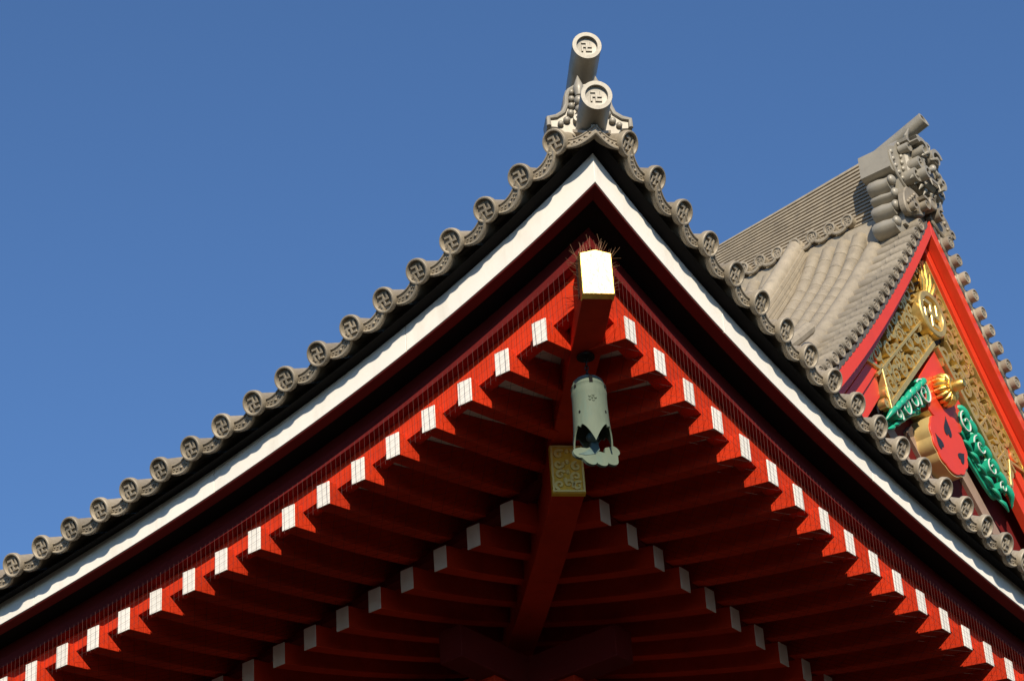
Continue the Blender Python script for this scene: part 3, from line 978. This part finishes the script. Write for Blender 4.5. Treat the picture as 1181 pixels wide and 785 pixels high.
# ---- gold openwork: dark backing, frame bars, scrolls
def fil_z_top(s): return zB(s) - 0.47
def fil_z_in(s): return 23.20 - 1.06 * s
for sg in (-1, 1):
    bk = MB()
    pts = [(0.0, 24.85), (0.0, 23.20), (1.85, 21.24), (1.95, 21.60), (2.0, 21.86), (2.60, 21.84), (2.66, fil_z_top(2.66) + 0.0), (1.3, fil_z_top(1.3))]
    bk.prism([(sg * a, b) for a, b in pts], GP(0, 0, 0), X, Zv, FY, -5.44, -5.33)
    back = bk.build('openwork_panel', M['navy'], gable, label='openwork wing of gold scrolls over a dark backing')
    fr = MB()
    def bar(a, b, wd, y0=5.17, y1=5.33):
        a, b = V((sg * a[0], a[1])), V((sg * b[0], b[1]))
        t = (b - a).normalized(); n2 = V((-t.y, t.x)) * (wd / 2)
        q = [a + n2, b + n2, b - n2, a - n2]
        fr.prism([(p.x, p.y) for p in q], GP(0, 0, 0), X, Zv, FY, -y1, -y0, bevel=0.006)
    bar((0.06, fil_z_in(0.06) + .06), (1.86, fil_z_in(1.86) + .06), 0.085)
    bar((1.86, 21.22), (1.98, 21.86), 0.06)
    bar((1.98, 21.86), (2.58, 21.85), 0.06, 5.18)
    for a0, a1 in ((0.10, 0.9), (0.9, 1.8), (1.8, 2.62)):
        bar((a0, fil_z_top(a0) - .04), (a1, fil_z_top(a1) - .04), 0.06, 5.16)
    # mid rib and cross bars
    bar((0.40, 23.45), (2.15, 21.70), 0.05, 5.18)
    for s in (0.62, 1.08, 1.52):
        zi, zo = fil_z_in(s) + .06, fil_z_in(s) + .06
        t = V((0.72, 0.69))
        ln = 0.55 if s < 1 else 0.6
        bar((s, fil_z_in(s) + .06), (s + t.x * ln, fil_z_in(s) + .06 + t.y * ln), 0.045, 5.185)
    fr.build('frame_bar', M['gold_dull'], back)
    sc = MB()
    rnd = random.Random(11 + sg)
    s = 0.12
    cnt = 0
    def inside(a, z, r):
        if a < 0.02 + r * .5: return False
        if z + r * 1.0 > fil_z_top(a) - 0.03: return False
        if z - r < fil_z_in(a) + 0.06: return False
        if a > 1.98 and z - r < 21.86: return False
        if a + r > 2.62: return False
        if math.hypot(a, z - 23.75) < 0.46 + r * .7: return False
        return True
    placed = []
    for r in (0.155, 0.125, 0.095, 0.07):
        for _ in range(900 if r > .1 else 700):
            a = rnd.uniform(0.0, 2.6); z = rnd.uniform(21.2, 25.0)
            if not inside(a, z, r): continue
            if any((a - p[0]) ** 2 + (z - p[1]) ** 2 < ((r + p[2]) * 0.93) ** 2 for p in placed): continue
            placed.append((a, z, r))
    for (a, z, r) in placed:
        tn = rnd.choice((-1, 1))
        scroll(sc, GP(sg * a, 0, z), r, rnd.uniform(1.0, 1.5), rnd.uniform(0, 2 * PI), X, Zv, FY, -5.32, -5.19, 0.050 * (0.75 + r / .25), tn)
        if rnd.random() < .8:
            an = rnd.uniform(0, 2 * PI)
            d = V((math.cos(an), 0, math.sin(an)))
            e = V((-d.z, 0, d.x)); c0_ = GP(sg * a, 0, z)
            q3 = [c0_ + d * (r * .9) - e * .03, c0_ + d * (r * 1.15) + e * (r * .25), c0_ + d * (r * 1.22) + e * (r * .95), c0_ + d * (r * 1.0) + e * (r * .45), c0_ + d * (r * .8) + e * .02]
            sc.prism([(p_.x - X0, p_.z) for p_ in q3], GP(0, 0, 0), X, Zv, FY, -5.32, -5.195)
    sc.build('scrollwork', M['gold_dull'], back, angle=40)
# crest: ring with a hooked cross
m = MB()
NR = 40
secs = []
for k in range(NR):
    a = 2 * PI * k / NR
    d = V((math.cos(a), 0, math.sin(a)))
    c = GP(-.07, 0, 23.72)
    secs.append([c + d * ri + V((0, y, 0)) for ri, y in ((.30, 5.30), (.30, 5.125), (.312, 5.105), (.40, 5.105), (.42, 5.125), (.42, 5.30))])
m.quadgrid(secs, close_u=True, close_v=True)
ring = m.build('crest_ring', M['gold_dull'], gable, label='gold crest ring with a hooked cross inside')
me = manji_mesh('emblem', 0.235, 0.09, 0.0, M['gold_dull'])
eo = put('emblem', me, ring)
eo.matrix_local = Matrix.Translation(GP(-.07, 5.215, 23.72)) @ frame_rot(X, FY).to_4x4()
m = MB()
m.lathe([(.31, 0), (.31, .03), (0, .03)], GP(-.07, 5.26, 23.72), FY, n=32)
m.build('crest_field', M['navy'], ring)
# rays between crest and peak
m = MB()
for k in range(-2, 3):
    a = k * 0.17
    d = V((math.sin(a), 0, math.cos(a)))
    m.tube([GP(0, 5.2, 23.75) + d * .46, GP(0, 5.16, 23.75) + d * .62, GP(0, 5.16, 23.75) + d * (.98 - .12 * abs(k))], [.03, .045, .02], n=8)
m.build('peak_flutes', M['gold'], gable, label='gold flutes under the peak')

# ---- hanging gable pendant
def mirror(pts): return [(a, b) for a, b in pts] + [(-a, b) for a, b in pts[::-1] if abs(a) > 1e-6]
def smooth2(pts, it=2):
    for _ in range(it):
        q = []
        n = len(pts)
        for i in range(n):
            a, b = V(pts[i]), V(pts[(i + 1) % n])
            q.append(tuple(a.lerp(b, .25))); q.append(tuple(a.lerp(b, .75)))
        pts = q
    return pts
lobes = [(0.0, 20.82), (0.24, 20.90), (0.44, 21.06), (0.56, 21.30), (0.55, 21.56), (0.38, 21.74), (0.56, 21.92), (0.64, 22.14), (0.52, 22.42), (0.26, 22.62), (0, 22.72)]
bulge = [.02, .045, .05, .05, .045, .05, .045, .05, .03, .01]
side2 = []
for (a, b), (c, d), bu in zip(lobes[:-1], lobes[1:], bulge):      # scalloped outline, one arc per lobe
    t = (V((c, d)) - V((a, b))); nrm2 = V((t.y, -t.x)).normalized()
    for k in range(6):
        q = V((a, b)) + t * (k / 6) + nrm2 * (bu * math.sin(PI * k / 6))
        side2.append((max(0, q.x), q.y))
side2.append(lobes[-1])
low = [(a, b) for a, b in side2 if b < 21.80]
low = low + [(-a, b) for a, b in low[::-1] if a > 1e-6]
face = [(a * .965, 21.77 + (b - 21.77) * .97) for a, b in side2 if b < 21.95] + [(.58, 22.06), (.66, 22.34), (0.0, 23.10)]
face = face + [(-a, b) for a, b in face[::-1] if a > 1e-6]
m = MB()
m.prism(face, GP(0, 0, 0), X, Zv, FY, -5.40, -5.235, bevel=0.008)
pend = m.build('gable_pendant', M['red_bright'], gable, label='lobed red pendant with gold rim and leaf-shaped holes', angle=30)
m = MB()
m.prism(low, GP(0, 0, 0), X, Zv, FY, -5.62, -5.262)
m.build('gold_rim', M['gold_paint'], pend, angle=22)
m = MB()
def leaf(cx, cz, h, wd, tl):
    q = []
    for i in range(28):                            # heart with its point drawn out upwards
        t = 2 * PI * i / 28
        x = 16 * math.sin(t) ** 3 / 16
        z = -(13 * math.cos(t) - 5 * math.cos(2 * t) - 2 * math.cos(3 * t) - math.cos(4 * t)) / 15
        x *= wd; z *= h * .5 * (1.25 if z > 0 else .9)
        q.append((cx + x * math.cos(tl) - z * math.sin(tl), cz + x * math.sin(tl) + z * math.cos(tl)))
    m.prism(q, GP(0, 0, 0), X, Zv, FY, -5.24, -5.226)
leaf(0, 21.64, .34, .115, 0)
leaf(-.33, 21.26, .25, .095, .75)
leaf(.33, 21.26, .25, .095, -.75)
m.build('leaf_hole', M['navy'], pend, smooth=False)
# gold chrysanthemum boss with a stem pointing out
m = MB()
for i in range(16):
    a = 2 * PI * i / 16
    d = V((math.cos(a), 0, math.sin(a)))
    c = GP(0, 5.12, 22.33)
    m.tube([c + d * .09 + FY * .08, c + d * .20 + FY * .05, c + d * .245 - FY * .02, c + d * .25 - FY * .11], [.03, .042, .045, .035], n=8)
m.lathe([(.22, -.1), (.22, .02), (.16, .07), (.13, .075), (.13, .13), (.10, .15), (.085, .30), (.06, .33), (0, .335)], GP(0, 5.14, 22.33), FY, n=24)
m.build('flower_boss', M['gold'], pend)

# ---- green cloud carvings on both sides of the pendant
for sg in (-1, 1):
    m = MB(); p = MB()
    sil = smooth2([(sg * a, b) for a, b in ((.40, 22.22), (.62, 22.30), (.88, 22.16), (1.10, 21.96), (1.34, 21.72), (1.60, 21.46), (1.80, 21.16), (1.62, 21.06), (1.36, 21.20), (1.06, 21.42), (.80, 21.62), (.54, 21.74), (.40, 21.90))], 2)
    m.prism(sil, GP(0, 0, 0), X, Zv, FY, -5.44, -5.385, bevel=0.012)
    for (a, z, r, t, a0, sn) in ((.66, 22.02, .22, 1.4, 0.4, 1), (1.02, 21.74, .19, 1.35, 3.2, -1), (1.34, 21.47, .155, 1.3, 1.0, 1), (1.62, 21.22, .11, 1.2, 3.6, -1)):
        b0 = a0 if sg > 0 else PI - a0
        scroll(m, GP(sg * a, 0, z), r, t, b0, X, Zv, FY, -5.40, -5.20, r * .36, sn * sg, n=30)
        scroll(p, GP(sg * a, 0, z), r * 1.10, t, b0, X, Zv, FY, -5.38, -5.185, r * .095, sn * sg, n=30)
    for k in range(7):                             # flowing tongues between the scrolls
        a = 0.46 + .19 * k; z = 22.24 - .165 * k
        pts3 = [GP(sg * a, 5.34, z), GP(sg * (a + .12), 5.23, z + .03), GP(sg * (a + .25), 5.20, z - .08), GP(sg * (a + .36), 5.28, z - .25)]
        curl(m, pts3, [.03, .062, .056, .012], n=10)
        curl(p, [q + V((0, -.03, .03)) for q in pts3], [.006, .013, .012, .005], n=6)
        z2 = z - .40 + .02 * k
        pts4 = [GP(sg * (a + .02), 5.36, z2 + .12), GP(sg * (a + .12), 5.29, z2 + .02), GP(sg * (a + .26), 5.30, z2 - .06)]
        curl(m, pts4, [.018, .040, .014], n=8)
    cl = m.build('cloud_carving', M['green'], gable, label='emerald cloud carving beside the red pendant', angle=40)
    p.build('pale_edging', M['pale'], cl)

# ---- main ridge: stacked courses, cap row, row of round tiles at its foot
def ridge_z(y): return 26.93 - 0.115 * (y - 5.6) + 0.0025 * (y - 5.6) ** 2
m = MB()
NC = 36
for k in range(NC):
    wv = 0.43 if k % 2 == 0 else 0.395
    rows = []
    for i in range(13):
        y = 5.58 + 20.4 * i / 12
        zt_, zb_ = ridge_z(y), 25.62
        h = (zt_ - zb_) / NC
        z0, z1 = zb_ + h * k, zb_ + h * (k + 1) 
        z0 -= 0.003 if k % 2 else 0.0
        z1 += 0.003 if k % 2 else 0.0
        rows.append([V((X0 - wv, y, z0)), V((X0 + wv, y, z0)), V((X0 + wv, y, z1)), V((X0 - wv, y, z1))])
    m.sweep(rows)
m.tube([V((X0, 5.5 + 20.4 * i / 12, ridge_z(5.58 + 20.4 * i / 12) + 0.03)) for i in range(13)], 0.17, n=14)
for sg in (-1, 1):
    m.hexa([V((X0 + sg * .30, 5.6, 25.0)), V((X0 + sg * .50, 5.6, 24.98)), V((X0 + sg * .50, 26, 24.98)), V((X0 + sg * .30, 26, 25.0)),
            V((X0 + sg * .30, 5.6, 25.66)), V((X0 + sg * .50, 5.6, 25.62)), V((X0 + sg * .50, 26, 25.62)), V((X0 + sg * .30, 26, 25.66))])
m.build('main_ridge', M['tile'], gable, smooth=False)
m = MB()
m.lathe([(0.10, -0.25), (0.10, -.03), (0.115, -0.025), (0.115, 0.0), (0.10, .006), (0.085, 0.004), (0.08, -0.016), (0, -0.018)], (0, 0, 0), Zv, n=20, ref=(1, 0, 0))
ME_RD = m.mesh('ridge_disc', M['tile'], angle=32)
ME_RM = manji_mesh('emblem', 0.050, 0.014, -0.018, M['tile'])
rotL = frame_rot(-Y, V((-1, 0, -0.12)))
yy = 6.14
pk = MB()
while yy < 17:
    t = put('ridge_disc', ME_RD, gable, loc=(X0 - 0.58, yy, 25.78), rot=rotL)
    put('emblem', ME_RM, t)
    path = [V((X0 - 0.54, yy + 0.35 * j / 6, 25.73 - 0.10 * math.sin(PI * j / 6))) for j in range(7)]
    pk.tube(path, 0.032, n=8)
    pk.tube([q + V((0.02, 0, .055)) for q in path[1:-1]], 0.014, n=6)
    yy += 0.35
pk.build('pendant_row', M['tile'], gable)

# ---- descending ridge on the left slope
def descending(y, w_, h, s_end, nl):
    m = MB()
    for k in range(nl):
        wv = w_ * (1 - 0.03 * k) - (0.018 if k % 2 else 0)
        rows = []
        for i in range(15):
            s = 0.44 + (s_end - 0.44) * i / 14
            z0 = zG(s) + 0.02 + h * k / nl; z1 = zG(s) + 0.02 + h * (k + 1) / nl - (0.012 if k % 2 == 0 else 0)
            rows.append([GP(-s, y - wv, z0), GP(-s, y + wv, z0), GP(-s, y + wv, z1), GP(-s, y - wv, z1)])
        m.sweep(rows)
    m.tube([GP(-(0.44 + (s_end - 0.44) * i / 14), y, zG(0.44 + (s_end - .44) * i / 14) + h + 0.03) for i in range(15)], 0.15, n=12, up=Y)
    return m.build('descending_ridge', M['tile'], gable)
descending(7.22, 0.24, 0.62, 6.1, 6)

# ---- ridge end tile with demon face
m = MB()
side = [(-.86, 26.64), (-.86, 26.22), (-.80, 26.18), (-.62, 26.18), (-.62, 25.2), (.62, 25.2), (.62, 26.18), (.80, 26.18), (.86, 26.22), (.86, 26.64), (.60, 26.76), (.42, 26.98), (-.42, 26.98), (-.60, 26.76)]
m.prism(side, GP(0, 0, 0), X, Zv, FY, -5.62, -5.06)
oni = m.build('demon_face_tile', M['tile_smooth'], gable, label='pale demon-faced tile closing the main ridge')
for sg in (-1, 1):
    m = MB()
    for (zc, rz, ln, sx) in ((26.01, .165, .40, .80), (25.78, .10, .42, .74), (25.52, .165, .42, .78), (25.17, .165, .44, .84)):
        secs = []
        for t in (0.0, .12, .5, .8, .95, 1.0):
            k = 1.0 if t < .8 else (.88 if t < .97 else .6)
            k = .9 if t == 0 else k
            secs.append([GP(sg * (sx - .22), 5.62 - ln * t - .06, zc) + V((sg * .28 * k * math.cos(q), 0, rz * k * math.sin(q))) for q in [2 * PI * i / 20 for i in range(20)]])
        m.sweep(secs)
        m.blob(GP(sg * (sx - .06), 5.13, zc + .02), (.10, .07, .09), n=12)
    m.build('cloud_fin', M['tile_smooth'], oni, angle=50)
# bead strings on the face plate
for sg in (-1, 1):
    m = MB()
    for (s, z) in ((.78, 26.54), (.74, 26.42), (.69, 26.31), (.60, 26.22), (.50, 26.15), (.40, 26.10), (.30, 26.06), (.46, 26.86), (.44, 26.74), (.43, 26.62), (.43, 26.50), (.42, 26.38)):
        m.blob(GP(sg * s, 5.04, z), (.045, .04, .045), n=10, m=7)
    rim = [(.82, 26.56), (.78, 26.36), (.68, 26.20), (.52, 26.08), (.34, 25.99), (.15, 25.92)]
    m.tube([GP(sg * a, 5.05, b - .03) for a, b in rim], .028, n=8)
    m.build('bead_string', M['tile_smooth'], oni)
# face: deep-cut scrolls for brows, cheeks and mane, eyes, nose, jaw and teeth between them
m = MB()
m.prism([(-.40, 26.20), (-.30, 26.04), (.30, 26.04), (.40, 26.20), (.44, 26.62), (.30, 26.92), (-.30, 26.92), (-.44, 26.62)], GP(0, 0, 0), X, Zv, FY, -5.06, -4.93, bevel=0.04)
m.prism([(-.24, 26.26), (-.16, 26.08), (.16, 26.08), (.24, 26.26), (.20, 26.50), (-.20, 26.50)], GP(0, 0, 0), X, Zv, FY, -4.94, -4.78, bevel=0.05)
for sg in (-1, 1):
    for (a, z, r, t, a0, d0, d1, wd) in ((.21, 26.74, .19, 1.15, .4, -5.0, -4.70, .075), (.31, 26.46, .155, 1.2, 2.2, -5.0, -4.76, .062), (.24, 26.25, .115, 1.15, 4.6, -4.96, -4.68, .052),
                                       (.40, 26.20, .13, 1.2, 3.6, -5.04, -4.82, .056), (.45, 26.76, .13, 1.1, 1.2, -5.04, -4.86, .055), (.13, 26.98, .11, 1.0, .6, -5.02, -4.80, .05)):
        scroll(m, GP(sg * a, 0, z), r, t, a0 if sg > 0 else PI - a0, X, Zv, FY, d0, d1, wd, sg, n=22)
    m.blob(GP(sg * .17, 4.80, 26.56), (.062, .05, .05), n=14, m=9)
    curl(m, [GP(sg * .04, 4.74, 26.66), GP(sg * .14, 4.68, 26.68), GP(sg * .25, 4.74, 26.60)], [.022, .034, .018], n=8)
    curl(m, [GP(sg * .05, 4.70, 26.40), GP(sg * .12, 4.70, 26.35), GP(sg * .20, 4.76, 26.38)], [.03, .035, .02], n=8)
    m.tube([GP(sg * .13, 4.78, 26.22), GP(sg * .135, 4.72, 26.15), GP(sg * .13, 4.70, 26.04)], [.026, .022, .004], n=7)
    m.tube([GP(sg * .30, 4.98, 26.90), GP(sg * .37, 4.92, 27.03), GP(sg * .35, 4.86, 27.16)], [.055, .042, .006], n=9)
    for k in range(4):
        m.tube([GP(sg * (.07 + .11 * k), 4.94, 26.10 + .03 * k), GP(sg * (.09 + .13 * k), 4.86, 26.02 + .03 * k), GP(sg * (.13 + .13 * k), 4.90, 25.93 + .045 * k)], [.042, .036, .006], n=8)
m.blob(GP(0, 4.72, 26.44), (.06, .07, .075), n=12)
m.prism([(-.17, 26.22), (-.15, 26.17), (.15, 26.17), (.17, 26.22)], GP(0, 0, 0), X, Zv, FY, -4.80, -4.72)
for k in range(-3, 4): m.prism([(k * .042 - .017, 26.175), (k * .042, 26.13), (k * .042 + .017, 26.175)], GP(0, 0, 0), X, Zv, FY, -4.78, -4.73)
m.build('demon_face', M['tile_smooth'], oni, angle=32)
# leaf shaped tile right below the face, over the peak
m = MB()
for sg in (-1, 1):
    m.prism(smooth2([(sg * a, b) for a, b in ((.08, 25.52), (.36, 25.44), (.66, 25.30), (.80, 25.42), (.78, 25.70), (.62, 25.90), (.34, 25.92), (.10, 25.80))], 2), GP(0, 0, 0), X, Zv, FY, -5.04, -4.93, bevel=0.02)
    scroll(m, GP(sg * .24, 0, 25.66), .13, 1.2, 1.0 if sg > 0 else PI - 1.0, X, Zv, FY, -4.95, -4.80, .05, sg)
    for k in range(4): m.blob(GP(sg * (.44 + .085 * k), 4.92, 25.78 - .085 * k), (.038, .035, .038), n=10, m=7)
    scroll(m, GP(sg * .60, 0, 25.44), .11, 1.2, 4.0 if sg > 0 else PI - 4.0, X, Zv, FY, -4.95, -4.83, .045, -sg)
m.lathe([(.12, -.9), (.125, -.02), (.11, 0), (.085, .004), (.08, -.014), (0, -.016)], GP(0, 4.80, 25.78), FY, n=20)
m.build('peak_tile', M['tile'], gable)
ridge_cyl(GP(0, 4.72, 27.46), V((0, 1, -0.32)), 0.135, 1.1, gable, 'capped cylinder rising over the demon-faced tile')
